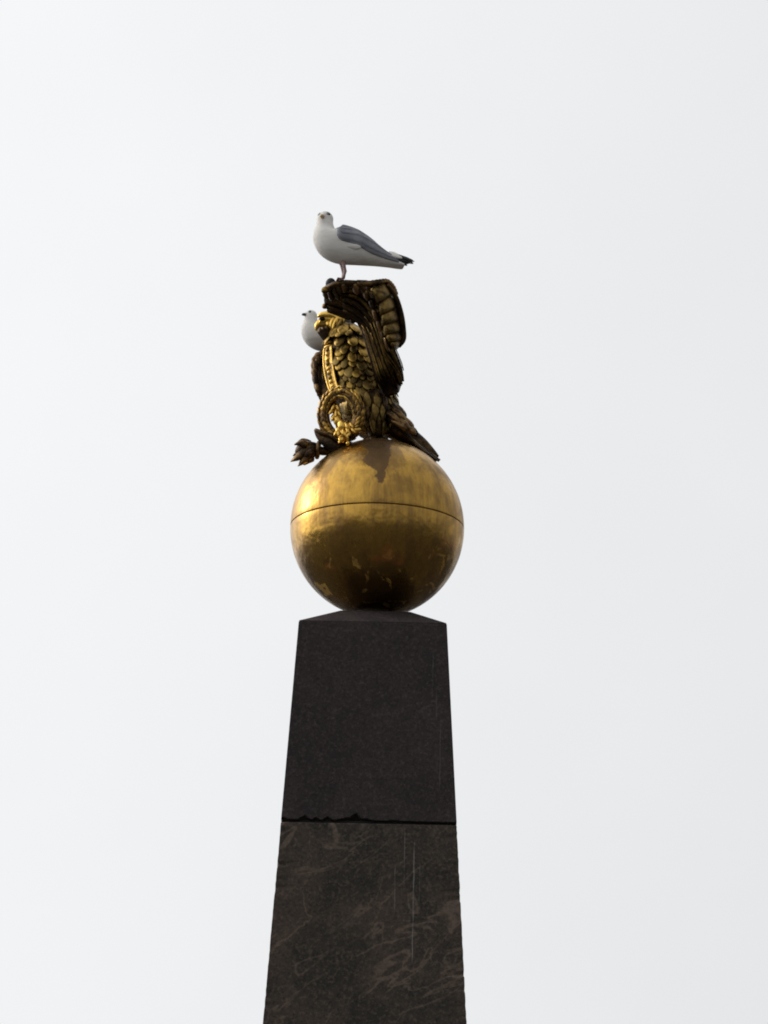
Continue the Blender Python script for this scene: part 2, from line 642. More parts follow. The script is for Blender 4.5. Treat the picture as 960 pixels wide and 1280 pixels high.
# ------------------------------------------------------------------ globe
def globe_mat():
    t = NT('weathered_gold_leaf')
    p = t.pos(GLOBE)
    x, y, z = t.sep(p)[:3]
    streak = t.noise(t.pos(GLOBE, (1, 1, 0.10)), 26, 5, 0.6)
    fine = t.noise(t.pos(GLOBE, (1, 1, 0.06)), 95, 3, 0.6)
    blot = t.noise(p, 5.5, 5, 0.6, 0.6)
    warp = t.math('MULTIPLY', t.math('SUBTRACT', t.noise(p, 16, 4, 0.6), 0.5), 0.09)
    dull = t.math('ADD', t.math('MULTIPLY', streak, 0.34), t.math('ADD', t.math('MULTIPLY', blot, 0.54), t.math('MULTIPLY', fine, 0.12)))
    f = t.smooth(dull, 0.40, 0.60)
    c = t.mix(f, (0.61, 0.355, 0.075), (0.31, 0.18, 0.056))
    # wet brown tongue below the bird's feet: left and right edge by height
    def edge(pts):
        q = []
        for u_, v_ in pts:
            dx, dv = (u_ - 471.5) / 108.7, (659 - v_) / 111.5
            dep = math.sqrt(max(0.0, 1 - dx * dx - dv * dv))
            w_ = R_ * (dx * GR) + U_ * (dv * GR) - F_ * (dep * GR)
            q.append((w_.z, w_.x))
        lo_, hi_ = -0.30, 0.30
        cu = t.n.new('ShaderNodeFloatCurve')
        cv = cu.mapping.curves[0]
        z0_, z1_ = min(a_ for a_, _ in q), max(a_ for a_, _ in q)
        q.sort()
        while len(cv.points) < len(q):
            cv.points.new(0.5, 0.5)
        for pnt, (a_, b_) in zip(cv.points, q):
            pnt.location = ((a_ - z0_) / (z1_ - z0_), (b_ - lo_) / (hi_ - lo_))
            pnt.handle_type = 'VECTOR'
        cu.mapping.update()
        zin = t.math('DIVIDE', t.math('SUBTRACT', t.math('ADD', z, t.math('MULTIPLY', warp, 0.10)), z0_), z1_ - z0_, clamp=True)
        t.set(cu, 1, zin)
        return t.math('ADD', t.math('MULTIPLY', cu.outputs[0], hi_ - lo_), lo_), z0_
    le, zt = edge([(448, 551), (452, 556), (462, 562), (456, 567), (452.5, 572), (457, 577), (464, 582), (470, 587), (469, 594), (473, 600), (476.5, 603)])
    re, _ = edge([(492, 551), (489, 556), (488, 565), (487, 574), (485, 581), (482, 588), (482.5, 594), (479.5, 600), (476.5, 603)])
    xw = t.math('ADD', x, t.math('ADD', t.math('MULTIPLY', warp, 0.30), t.math('MULTIPLY', t.math('SUBTRACT', t.noise(p, 60, 3), 0.5), 0.03)))
    st = t.math('MULTIPLY', t.smooth(t.math('SUBTRACT', xw, le), -0.001, 0.007), t.smooth(t.math('SUBTRACT', re, xw), -0.001, 0.007))
    st = t.math('MULTIPLY', st, t.smooth(z, zt - 0.001, zt + 0.004))
    st = t.math('MULTIPLY', st, t.smooth(y, 0.0, 0.03, 1.0, 0.0))
    c = t.mix(t.math('MULTIPLY', st, t.smooth(blot, 0.3, 0.7, 0.95, 0.75)), c, (0.115, 0.066, 0.034))
    # browner lower half, deeper towards the bottom, with bare gilded flakes left in it
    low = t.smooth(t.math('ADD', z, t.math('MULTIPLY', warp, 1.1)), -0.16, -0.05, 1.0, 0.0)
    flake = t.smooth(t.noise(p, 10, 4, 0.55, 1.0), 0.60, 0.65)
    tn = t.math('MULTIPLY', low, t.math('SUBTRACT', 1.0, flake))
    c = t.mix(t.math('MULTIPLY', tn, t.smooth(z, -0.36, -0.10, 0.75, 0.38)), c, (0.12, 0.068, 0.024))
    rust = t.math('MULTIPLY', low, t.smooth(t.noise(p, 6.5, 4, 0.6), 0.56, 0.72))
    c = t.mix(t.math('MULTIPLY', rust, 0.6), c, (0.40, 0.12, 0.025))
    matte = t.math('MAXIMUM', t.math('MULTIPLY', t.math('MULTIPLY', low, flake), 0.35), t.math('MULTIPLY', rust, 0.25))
    rr = t.mixf(f, 0.27, 0.38)
    rr = t.math('ADD', rr, t.math('MULTIPLY', st, 0.12))
    h = t.math('ADD', t.math('MULTIPLY', t.noise(p, 7, 3), 0.9), t.math('MULTIPLY', fine, 0.05))
    t.bump(h, 0.32, 0.03)
    return t.out(Base_Color=c, Metallic=t.math('SUBTRACT', t.mixf(st, 1.0, 0.8), matte), Roughness=rr)


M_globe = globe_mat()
globe = thing('globe', 'weathered gilded globe with a seam round its middle, on the obelisk', 'globe', (0, 0, GLOBE.z - GR * GZ))


def shell(sgn):
    rings = []
    prof = [(0.0035, 0.965), (0.0035, 0.992), (0.0060, 0.9985), (0.012, 1.0)]
    n = 96
    for zz, rr in prof:
        rings.append([GLOBE + Vector((math.cos(2 * math.pi * i / n) * GR * rr, math.sin(2 * math.pi * i / n) * GR * rr, sgn * zz * GR)) for i in range(n)])
    for k in range(1, 30):
        a = R(0.9) + (math.pi / 2 - R(0.9)) * k / 29.2
        r_, z_ = GR * math.cos(a), GR * math.sin(a)
        rings.append([GLOBE + Vector((math.cos(2 * math.pi * i / n) * r_, math.sin(2 * math.pi * i / n) * r_, sgn * z_ * GZ)) for i in range(n)])
    return loft(rings)


part('upper_shell', shell(1), M_globe, globe)
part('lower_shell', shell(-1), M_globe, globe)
n = 64
part('seam_ring', loft([[GLOBE + Vector((math.cos(2 * math.pi * i / n), math.sin(2 * math.pi * i / n), 0)) * (GR * 0.975) + Vector((0, 0, z)) for i in range(n)] for z in (-0.006, 0.006)]), plain('seam_dirt', (0.015, 0.01, 0.006), 0.9), globe)
part('neck_ring', loft([[Vector((XO * 0.5 + math.cos(2 * math.pi * i / 40) * r_, math.sin(2 * math.pi * i / 40) * r_, z)) for i in range(40)] for r_, z in ((0.10, z_top + ap - 0.01), (0.10, GLOBE.z - GR * GZ + 0.03))]), M_black_bronze, globe)

# ------------------------------------------------------------------ eagle
eagle = thing('eagle_statue', 'gilded bronze eagle statue with raised wing, wreath and torch on the globe', 'statue', P(468, 549, 0))

# body -------------------------------------------------------------
BODY = [(423, 396, 12), (428, 408, 17), (433.5, 422, 24.5), (438, 440, 30.5), (443, 460, 36), (449, 480, 39), (455, 500, 39), (460, 515, 35), (465, 530, 29), (469, 545, 20)]


def body_at(t):
    u, v, r = catmull(BODY, t)
    return P(u, v, 0), r / S


def PW(u, v, d):
    """the near wing is spread towards the viewer: its depths are stretched away from the shoulder"""
    return P(u, v, -30 + (d + 30) * 1.7 if d < -30 else d)


KD = 0.86
rings = []
for k in range(28):
    c, r = body_at(k * (len(BODY) - 1) / 27)
    rings.append([c + Vector((math.cos(2 * math.pi * i / 28) * r, math.sin(2 * math.pi * i / 28) * r * KD, 0)) for i in range(28)])
body = part('body', loft(rings), M_bronze, eagle)


def body_surf(t, th):
    c, r = body_at(t)
    c2, r2 = body_at(min(t + 0.15, len(BODY) - 1))
    p = c + Vector((math.cos(th) * r, math.sin(th) * r * KD, 0))
    q = c2 + Vector((math.cos(th) * r2, math.sin(th) * r2 * KD, 0))
    d = (q - p).normalized()
    out = Vector((math.cos(th), math.sin(th) / KD, 0))
    nrm = (out - d * out.dot(d)).normalized()
    return p, d, nrm


round_prof = [(0.0, 0.34), (0.3, 0.48), (0.6, 0.5), (0.80, 0.43), (0.93, 0.28), (1.0, 0.12)]
F_scale = mesh_data('breast_feather', *leaf(round_prof, lambda x: 0.03 + 0.20 * math.sin(2.2 * x), 0.07, 0.08), M_breast)
F_scale_shade = F_scale.copy()
F_scale_shade.name = 'shaded_breast_feather'
F_scale_shade.materials[0] = M_olive
t = 0.85
row = 0
while t < 8.2:
    c, r = body_at(t)
    w = 12.8 - 0.75 * max(0, t - 2)
    w = max(w, 8.8)
    L = w * 1.75
    cnt = max(8, int(2 * math.pi * r * S * 0.93 / (w * 0.80)))
    for i in range(cnt):
        th = 2 * math.pi * (i + 0.5 * (row % 2)) / cnt + random.uniform(-0.05, 0.05)
        # the hidden back needs none below the wings
        if math.sin(th) > 0.35:
            continue
        if 2.1 < t < 6.6 and R(178) < th % (2 * math.pi) < R(236):
            continue          # under the ribbon
        p, d, nrm = body_surf(t + random.uniform(-0.05, 0.05), th)
        sw = Vector((-0.28, 0, 0))
        sw -= nrm * sw.dot(nrm)
        d2 = (d + nrm * 0.17 + nrm.cross(d) * random.uniform(-0.22, 0.22) + sw).normalized()
        s_ = random.uniform(0.82, 1.15)
        inst('feather', F_scale_shade if random.random() < (t - 2.6) / 3.0 + 0.5 * max(0.0, math.cos(th)) else F_scale, body, frame_matrix(p - nrm * 0.003, d2, nrm, L / S * s_, w * 1.12 / S * s_, L / S * 0.42))  # duller feathers low and to the right paint in the shade under the wing
    t += (L * 0.42) / 19.0 * (1.35 if t < 2.5 else 1.0)
    row += 1

# head -------------------------------------------------------------
HD = -6
head_rings = []
HEADST = [(430, 404, 13.5, 12), (424, 402, 13, 12), (417, 400, 11.8, 11), (411, 399, 10.5, 10), (405, 398.8, 8.8, 8.6), (401, 400.6, 7.2, 6.5), (398.5, 404.5, 3.8, 4.5)]
for (u, v, rv, rl) in resample(HEADST, 16):
    c = P(u, v, HD)
    head_rings.append([c + Vector((0, math.cos(a) * rl / S, math.sin(a) * rv / S)) + Vector((math.sin(a) * 0.2 * rv / S, 0, 0)) for a in [2 * math.pi * i / 18 for i in range(18)]])
head = part('head', loft(head_rings), M_goldbright, eagle)
# upper beak: hooked, seen side on
bk = [(409, 404, 7.0), (404, 403.6, 6.6), (400, 404.4, 5.6), (397.2, 406.6, 4.2), (395.8, 409.6, 2.8), (395.6, 412.2, 1.6), (396.6, 414, 0.4)]
part('beak', tube([P(u, v, HD) for u, v, r in resample(bk, 14)], [r / S for u, v, r in resample(bk, 14)], 12, 0.85), M_goldbright, head)
lb = [(411, 410, 3.2), (405, 410.6, 2.6), (400, 411.4, 1.6), (397.8, 412, 0.5)]
part('lower_beak', tube([P(u, v, HD) for u, v, r in lb], [r / S for u, v, r in lb], 10, 0.9), M_copper, head)
for sgn in (-1, 1):
    br = [(421, 398.5, 1.6), (417, 396, 3.0), (411, 394.2, 4.2), (405, 393.6, 4.0), (399.5, 394.8, 2.8), (396.6, 396.4, 0.8)]
    part('brow', tube([P(u, v, HD + sgn * (9.5 - 0.28 * k)) for k, (u, v, r) in enumerate(resample(br, 12))], [r / S for u, v, r in resample(br, 12)], 10, 1.1), M_goldbright, head)
    part('eye', ellipsoid(P(403.5, 399, HD + sgn * 6.5), Vector((1, 0, 0)), 5.0 / S, 3.2 / S, 2.6 / S), M_black_bronze, head)  # dark ellipsoid standing in for the shaded eye socket
    ck = [(409, 402, 2.0), (411, 406, 3.2), (413.5, 409.5, 2.0)]
    part('cheek', tube([P(u, v, HD + sgn * 8.5) for u, v, r in resample(ck, 8)], [r / S for u, v, r in resample(ck, 8)], 8, 0.8), M_goldbright, head)
# crown of the head, flat over the brows
part('crown', ellipsoid(P(411, 392, HD), Vector((1, 0, 0.04)), 13 / S, 7.5 / S, 2.6 / S), M_goldbright, head)
# hackles behind the jaw
pt_prof = [(0.0, 0.22), (0.25, 0.42), (0.5, 0.5), (0.75, 0.36), (0.92, 0.14), (1.0, 0.03)]
F_point = mesh_data('hackle', *leaf(pt_prof, lambda x: 0.10 * math.sin(3 * x), 0.18, 0.10), M_gold)
F_pointb = F_point.copy()
F_pointb.materials[0] = M_goldbright
for k, (u, v, L, ang) in enumerate([(416.5, 396, 17, 80), (421.5, 397, 19, 72), (428, 399, 18, 62)]):
    for sgn in (-1, 1):
        o_ = P(u, v, HD + sgn * (10.5 + 0.8 * k) * 0.95)
        d_ = Vector((-math.cos(R(ang)), 0, -math.sin(R(ang))))
        inst('feather', F_pointb if k < 2 else F_point, head, frame_matrix(o_, d_, Vector((-0.2, sgn, 0)), L / S, 8.0 / S, L / S * 0.5))

# fluted cup and rings hanging below the beak ------------------------
cup = part('fluted_cup', tube([P(404.5 + 0.42 * (v - 411), v, -9) for v in (411, 414, 418, 422, 426, 429)], [8.6 / S, 8.4 / S, 7.4 / S, 6.3 / S, 5.2 / S, 4.4 / S], 48, 1.0, lambda k, a: 1 + 0.10 * math.sin(10 * a)), M_bronze, eagle, sub=0)
for (u, v, r) in ((412, 429, 5.4), (412.5, 434, 6.2)):
    c = P(u, v, -9)
    pts = [c + Vector((math.cos(2 * math.pi * i / 20) * r / S, math.sin(2 * math.pi * i / 20) * r / S, 0.25 * r / S * math.cos(2 * math.pi * i / 20))) for i in range(21)]
    part('ring', tube(pts, 1.9 / S, 8), M_goldbright, cup)
part('stem', tube([P(412, 428, -9), P(412, 438, -9), P(413, 444, -9)], [4.6 / S, 4.4 / S, 3.5 / S], 12), M_copper, cup)

# ribbon down the breast ---------------------------------------------
RB_L = [(407.5, 436, -6), (406.8, 450, -7), (408, 464, -9), (411, 478, -12), (415.5, 492, -18)]
RB_R = [(416.5, 433, -22), (417.5, 450, -23), (419.5, 464, -25), (422.5, 478, -28), (426.5, 490, -31)]
nL, nR = resample(RB_L, 20), resample(RB_R, 20)
rings = []
for a, b in zip(nL, nR):
    A, B_ = P(*a), P(*b)
    nrm = Vector((-0.75, -0.6, 0))
    rings.append([A, A + nrm * 0.012, B_ + nrm * 0.012, B_])
ribbon = part('ribbon', loft(rings), M_gold, eagle, smooth=False)
off = Vector((-0.75, -0.6, 0)) * 0.012
part('border', tube([P(*b) + off for b in nR], 1.5 / S, 8), M_goldbright, ribbon)
part('border', tube([P(*b) + off for b in nL], 1.3 / S, 8), M_goldbright, ribbon)
for k in range(10):
    a, b = catmull(RB_L, 0.2 + k * 0.40), catmull(RB_R, 0.2 + k * 0.40)
    c = (P(*a) + P(*b)) / 2 + off
    part('rosette', ellipsoid(c, Vector((0.35 * (-1) ** k, -0.3, 1)), 3.7 / S, 3.0 / S, 2.2 / S, 8, 7), M_goldbright if k % 3 else M_gold, ribbon)

# wreath -------------------------------------------------------------
WC = (426.5, 519)


def wr(a, r=1.0):
    u = WC[0] + 21.5 * r * math.cos(a) * 1.0 + 3.5 * r * math.sin(a) * 0.0
    v = WC[1] - 27.5 * r * math.sin(a)
    return P(u, v, -42 - 9 * math.cos(a) - 5 * math.sin(a))


NW = 44
wreath = part('wreath', tube([wr(2 * math.pi * i / NW) for i in range(NW + 1)], 7.2 / S, 12), M_copper, eagle)
F_laurel = mesh_data('laurel_leaf', *leaf(pt_prof, lambda x: 0.05 + 0.16 * x - 0.10 * x * x, 0.15, 0.10), M_goldbright)
F_laurel3 = mesh_data('laurel_leaf_brown', *leaf(pt_prof, lambda x: 0.05 + 0.16 * x - 0.10 * x * x, 0.15, 0.10), M_copper)
F_laurel2 = mesh_data('laurel_leaf_dark', *leaf(pt_prof, lambda x: 0.05 + 0.16 * x - 0.10 * x * x, 0.15, 0.10), M_wreath)
for i in range(26):
    for side in range(4):
        a = 2 * math.pi * (i + 0.25 * side) / 26
        sg = 1 if -math.pi / 2 < ((a - math.pi / 2 + math.pi) % (2 * math.pi)) - math.pi < 0 or True else -1
        # both halves of the wreath grow from the bow at the bottom to the top
        up = 1 if math.cos(a) > 0 else -1
        p0, p1 = wr(a), wr(a + 0.05 * up)
        tdir = (p1 - p0).normalized()
        cen = P(WC[0], WC[1], -42)
        outw = (p0 - cen).normalized()
        nrm = [Vector((0, -1, 0)) + outw * 0.1, outw + Vector((0, -0.7, 0)), -outw + Vector((0, -0.7, 0)), outw + Vector((0, 0.5, 0))][side].normalized()
        d = (tdir + nrm * 0.04).normalized()
        inst('leaf', random.choice((F_laurel if math.sin(a) > 0.5 else F_laurel2, F_laurel2, F_laurel2, F_laurel3)), wreath, frame_matrix(p0 + nrm * (6.5 / S), d, nrm, random.uniform(11, 13.5) / S, random.uniform(6.0, 7.2) / S, 7.5 / S))  # some top leaves are brighter, painting the highlight there
# leaf spray in the ring's mouth, and the bow with its drop
spray = part('leaf_spray', tube([P(419, 497, -34), P(418, 507, -36), P(420, 520, -40), P(425, 534, -46)], [1.5 / S, 2.6 / S, 4.0 / S, 5.0 / S], 8), M_goldbright, eagle)
for (u, v, du, dv, L) in [(419, 504, -5, 12, 14), (420, 505, 5, 12, 14), (418, 510, -7, 9, 13), (421, 512, 6, 12, 14), (419, 516, -5, 13, 14), (422, 518, 5, 13, 13), (420, 510, 0, 14, 16), (421, 520, -3, 13, 13)]:
    o_ = P(u, v, -40)
    d_ = (P(u + du, v + dv, -43) - o_)
    inst('leaf', F_laurel, spray, frame_matrix(o_, d_, Vector((0.15 * du / 6, -1, 0.1)), L / S, 6.5 / S, L / S))
bow = part('bow', merge(ellipsoid(P(428, 533, -50), Vector((0.3, 0, -1)), 9 / S, 6 / S, 6 / S), ellipsoid(P(436, 534, -52), Vector((1, 0, -0.9)), 9 / S, 4.6 / S, 5 / S), ellipsoid(P(428, 545, -50), Vector((0.2, 0, -1)), 9 / S, 5.5 / S, 6.5 / S), ellipsoid(P(445, 538, -50), Vector((1, 0, 0.4)), 7 / S, 5 / S, 4.5 / S), ellipsoid(P(423, 540, -50), Vector((0, 0, 1)), 7 / S, 4 / S, 3.6 / S)), M_goldbright, eagle)
for i in range(16):
    u, v = 425 + random.uniform(-5, 15), 528 + random.uniform(0, 20)
    if u > 436 and v > 542:
        u -= 10
    inst('leaf', F_laurel, bow, frame_matrix(P(u, v, -55), Vector((random.uniform(-.7, .7), -0.2, -1)), Vector((random.uniform(-.5, .5), -1, 0.2)), 10 / S, 5.5 / S, 10 / S))
part('drop', merge(tube([P(433, 545, -52), P(434.5, 551, -54)], [2.2 / S, 1.8 / S], 8), ellipsoid(P(434.8, 554, -54), Vector((0, 0, 1)), 3.2 / S, 2.5 / S, 2.5 / S, 10, 7)), M_goldbright, bow)

# wings ---------------------------------------------------------------
WG = [  # rows: inner edge (over the head) to the outer edge (top); columns: root to tip
    [(409, 388, -34), (428, 396, -33), (449, 405, -34), (460, 440, -38), (468, 470, -40), (482, 496, -34)],
    [(405, 376, -52), (436, 384, -52), (461, 404, -50), (473, 440, -46), (481, 470, -44), (491, 494, -34)],
    [(408, 364, -74), (445, 368, -70), (468, 392, -64), (482, 434, -54), (490, 466, -46), (498, 491, -32)],
    [(420, 357, -86), (456, 358, -82), (477, 380, -74), (483, 426, -60), (495, 460, -46), (500.5, 485, -28)],
    [(430, 354, -82), (468, 353, -78), (484, 372, -70), (489.5, 424, -52), (500.5, 455, -36), (503, 477, -18)],
]


def wing_pt(a, b):
    """a 0..4 across, b 0..5 along"""
    col = [catmull(r, b) for r in WG]
    return PW(*catmull(col, a))


def wing_n(a, b):
    e = 0.06
    a0, a1, b0, b1 = max(a - e, 0), min(a + e, 4), max(b - e, 0), min(b + e, 5)
    n_ = (wing_pt(a1, b) - wing_pt(a0, b)).cross(wing_pt(a, b1) - wing_pt(a, b0)).normalized()
    return n_ if n_.y < 0 else -n_


NA, NB = 20, 30
Vt, Vb = [], []
for i in range(NA + 1):
    for j in range(NB + 1):
        a, b = 4 * i / NA, 5 * j / NB
        p, nn = wing_pt(a, b), wing_n(a, b)
        Vt.append(p)
        Vb.append(p - nn * (0.028 if 0 < i < NA and 0 < j < NB else 0.012))
nV = len(Vt)
F = []
W1 = NB + 1
for i in range(NA):
    for j in range(NB):
        q = (i * W1 + j, i * W1 + j + 1, (i + 1) * W1 + j + 1, (i + 1) * W1 + j)
        F.append(q)
        F.append(tuple(x + nV for x in reversed(q)))
rim = [j for j in range(NB + 1)] + [i * W1 + NB for i in range(1, NA + 1)] + [NA * W1 + j for j in range(NB - 1, -1, -1)] + [i * W1 for i in range(NA - 1, 0, -1)]
for k in range(len(rim)):
    x, y = rim[k], rim[(k + 1) % len(rim)]
    F.append((x, y, y + nV, x + nV))
wing = part('wing', (Vt + Vb, F), M_bronze, eagle)
# long quills fanning from the root to the tip
NQ = 17
for k in range(NQ):
    a = 0.12 + 3.42 * k / (NQ - 1) + random.uniform(-0.06, 0.06)
    b0 = random.uniform(0.2, 0.9) if k > 2 else 0.1
    b1 = 4.85 - random.uniform(0, 0.4)
    path, nor, wd = [], [], []
    for s_ in range(15):
        f = s_ / 14
        b = b0 + (b1 - b0) * f
        nn = wing_n(a, b)
        path.append(wing_pt(a, b) + nn * (0.004 + 0.003 * (k % 2)))
        nor.append(nn)
        gapw = (wing_pt(min(a + 0.14, 4), b) - wing_pt(max(a - 0.14, 0), b)).length * (0.8 + 0.35 * ((k * 7) % 5) / 4)
        wd.append(gapw * 0.52 * (1.0 if f < 0.62 else max(0.08, ((1 - f) / 0.38) ** 0.6)))
    part('feather', strip(path, nor, wd, 0.012, 0.006), M_gold if k == 13 else (M_olive if k in (9, 11, 14) else M_bronze), wing)  # the few gold and olive quills paint in streaks of highlight
    if k >= 2:
        part('shaft', tube([p_ + n_ * 0.016 for p_, n_ in zip(path[4 + k % 3:13], nor[4 + k % 3:13])], 0.6 / S, 6), M_gold if k % 2 else M_olive, wing)  # thin gold and olive tubes stand in for glints along the quills
# coverts hanging over the upper rim
F_cov = mesh_data('covert_feather', *leaf(round_prof, lambda x: 0.28 * math.sin(2.4 * x), 0.22, 0.14), M_copper)
F_covd = mesh_data('dark_covert_feather', *leaf(round_prof, lambda x: 0.28 * math.sin(2.4 * x), 0.22, 0.14), M_bronze)
for k, (u, v, d_, du, dv, L, w, m_) in enumerate([(407, 361, -84, 3, 15, 15, 9, 0), (411, 360, -88, 6, 17, 20, 8, 0), (416, 358, -92, 8, 16, 21, 8, 0), (422, 356, -95, 6, 14, 15, 10, 0), (429, 354, -97, 4, 14, 14, 9, 1),
                                         (443, 354, -96, 6, 16, 17, 9, 1), (451, 356, -93, 9, 14, 15, 9, 0), (456, 362, -90, 6, 16, 17, 8, 1), (463, 374, -84, 7, 16, 17, 8, 0),
                                         (467, 387, -80, 7, 17, 19, 7.5, 1), (472, 399, -75, 7, 18, 19, 8, 1), (477, 411, -70, 6, 18, 20, 7, 0), (481, 421, -68, 6, 18, 22, 6, 1)]):
    o_ = PW(u, v, d_)
    dd = PW(u + du, v + dv, d_ + 14) - o_
    inst('feather', F_cov if m_ else F_covd, wing, frame_matrix(o_, dd, Vector((-0.15, -1, -0.1)), L / S, w / S, L / S))
# knuckles along the leading edge
for (u, v, d_, r, m_) in [(406.5, 362.5, -92, 4.6, M_gold), (406.5, 382.5, -43, 3.8, M_copper), (412, 359, -90, 4.6, M_copper), (425, 354.5, -92, 5.0, M_copper), (418, 357, -91, 4.6, M_bronze)]:
    part('knuckle', ellipsoid(PW(u, v, d_), Vector((0.3, 0.6, 0.4)), r * 1.5 / S, r / S, r / S, 12, 8), m_, wing)
part('rim', tube([PW(408, 360, -90), PW(418, 356, -94), PW(432, 353.5, -96), PW(448, 354, -94), PW(460, 354, -90)], [3.4 / S, 4 / S, 4 / S, 3.6 / S, 3 / S], 12), M_bronze, wing)
# corded edge at the top right
cp = [catmull([(446, 355, -95), (460, 354.3, -92), (474, 352.3, -86), (484, 352.0, -80), (491, 359, -77), (495, 369, -75)], 5 * k / 60) for k in range(61)]
part('corded_edge', tube([PW(*c) for c in cp], [3.4 / S * (1 + 0.08 * math.sin(k * 1.57)) for k in range(61)], 12), M_copper, wing)
# six quilted feathers turned back along the outer edge
PL = [(461, 355, -92), (474, 376, -86), (479, 394, -82), (483, 410, -76), (488, 424, -70), (493, 433, -64)]
PR = [(487, 351.5, -80), (496, 372, -74), (502, 392, -68), (505.5, 410, -62), (506, 424, -56), (500, 434, -52)]
for k in range(6):
    V, F = [], []
    NX, NY = 10, 6
    for j in range(NY + 1):
        fy = j / NY
        for i in range(NX + 1):
            fx = i / NX
            tt = (k + fy * 1.04) * 5 / 6.0
            tl = min(tt + 0.25 * (1 - fx) * (1 - tt / 5), 5.0)
            tr = min(max(tt - 0.12 * fx, 0), 5.0)
            A, B_ = Vector(catmull(PL, min(tl, 5))), Vector(catmull(PR, tr))
            q = A.lerp(B_, fx)
            bul = 3.8 * (math.sin(math.pi * min(1, max(0, fy))) ** 0.5) * (math.sin(math.pi * (0.08 + 0.92 * fx)) ** 0.5 if fx < 0.999 else 0) + 3.0 * fy
            q.z -= bul
            q.z += 12 * fx ** 4
            V.append(PW(*q))
    W2 = NX + 1
    nv = len(V)
    V += [v + Vector((-0.02, 0.06, 0)) for v in V]
    for j in range(NY):
        for i in range(NX):
            q = (j * W2 + i, j * W2 + i + 1, (j + 1) * W2 + i + 1, (j + 1) * W2 + i)
            F.append(q)
            F.append(tuple(x + nv for x in reversed(q)))
    rim2 = [i for i in range(NX + 1)] + [j * W2 + NX for j in range(1, NY + 1)] + [NY * W2 + i for i in range(NX - 1, -1, -1)] + [j * W2 for j in range(NY - 1, 0, -1)]
    for q in range(len(rim2)):
        x, y = rim2[q], rim2[(q + 1) % len(rim2)]
        F.append((x, y, y + nv, x + nv))
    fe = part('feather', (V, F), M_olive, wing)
# dark outer edge behind the quilted feathers
eg = [(484, 355, -82, 2.4), (494, 370, -76, 3.4), (500.5, 391, -70, 4.0), (503.5, 410, -64, 4.0), (503.8, 424, -58, 3.8), (498, 433, -55, 3)]
part('outer_edge', tube([PW(*q[:3]) for q in resample(eg, 20)], [q[3] / S for q in resample(eg, 20)], 12), M_bronze, wing)
# dark knob showing above the wing's front corner
knob = part('knob', merge(ellipsoid(P(413.5, 354.5, -118), Vector((0, 0, 1)), 7.2 / S, 6.6 / S, 6.6 / S), tube([P(414, 356, -118), P(416, 364, -118)], [4.5 / S, 5 / S], 12)), plain('dark_knob_metal', (0.014, 0.014, 0.019), 0.7), eagle)
knob['label'] = 'dark round knob above the front corner of the wing'

# far wing, showing left of the ribbon
FG = [[(446, 438, 34), (442, 462, 34), (436, 482, 34), (424, 500, 30)],
      [(424, 437, 44), (418, 460, 40), (414, 482, 38), (408, 500, 34)],
      [(406, 440, 52), (402, 458, 46), (402, 480, 42), (402, 498, 36)],
      [(396, 444, 56), (393, 458, 52), (396, 480, 46), (400, 497, 38)],
      [(391, 452, 52), (390.5, 466, 48), (393.5, 482, 44), (399, 496, 38)]]


def fwing_pt(a, b):
    return P(*catmull([catmull(r, b) for r in FG], a))


NA, NB = 16, 14
Vt = [fwing_pt(4 * i / NA, 3 * j / NB) for i in range(NA + 1) for j in range(NB + 1)]
nV = len(Vt)
Vb = [v + Vector((0.0, 0.045, 0.0)) for v in Vt]
F = []
W1 = NB + 1
for i in range(NA):
    for j in range(NB):
        q = (i * W1 + j, i * W1 + j + 1, (i + 1) * W1 + j + 1, (i + 1) * W1 + j)
        F += [q, tuple(x + nV for x in reversed(q))]
rim = [j for j in range(NB + 1)] + [i * W1 + NB for i in range(1, NA + 1)] + [NA * W1 + j for j in range(NB - 1, -1, -1)] + [i * W1 for i in range(NA - 1, 0, -1)]
for k in range(len(rim)):
    x, y = rim[k], rim[(k + 1) % len(rim)]
    F.append((x, y, y + nV, x + nV))
fwing = part('wing', (Vt + Vb, F), M_bronze, eagle)
fe_edge = [(411, 441, 48, 3.5), (404, 441.5, 48, 4.0), (397, 444.5, 48, 4.0), (393, 451, 46, 3.8), (391.8, 460, 44, 3.2), (392.5, 470, 42, 3.0), (394.5, 481, 40, 2.8), (398.5, 494, 36, 2.2)]
part('rim', tube([P(*q[:3]) for q in resample(fe_edge, 40)], [q[3] / S * (1 + 0.13 * math.sin(k * 1.3)) for k, q in enumerate(resample(fe_edge, 40))], 10), M_copper, fwing)
for k in range(7):
    q = catmull(fe_edge, 0.2 + k * 0.95)
    o_ = P(q[0] + 1, q[1], q[2] - 4)
    q2 = catmull(fe_edge, min(0.2 + k * 0.95 + 0.8, 7))
    inst('feather', F_covd if k % 2 else F_cov, fwing, frame_matrix(o_, P(q2[0] + 5, q2[1] + 6, q2[2]) - o_, Vector((-0.6, -1, 0)), 15 / S, 8 / S, 14 / S))

F_thigh = mesh_data('thigh_feather', *leaf(pt_prof, lambda x: 0.10 * math.sin(3 * x), 0.18, 0.10), M_olive)  # dull tone carries the wing's shade in the thigh's colour
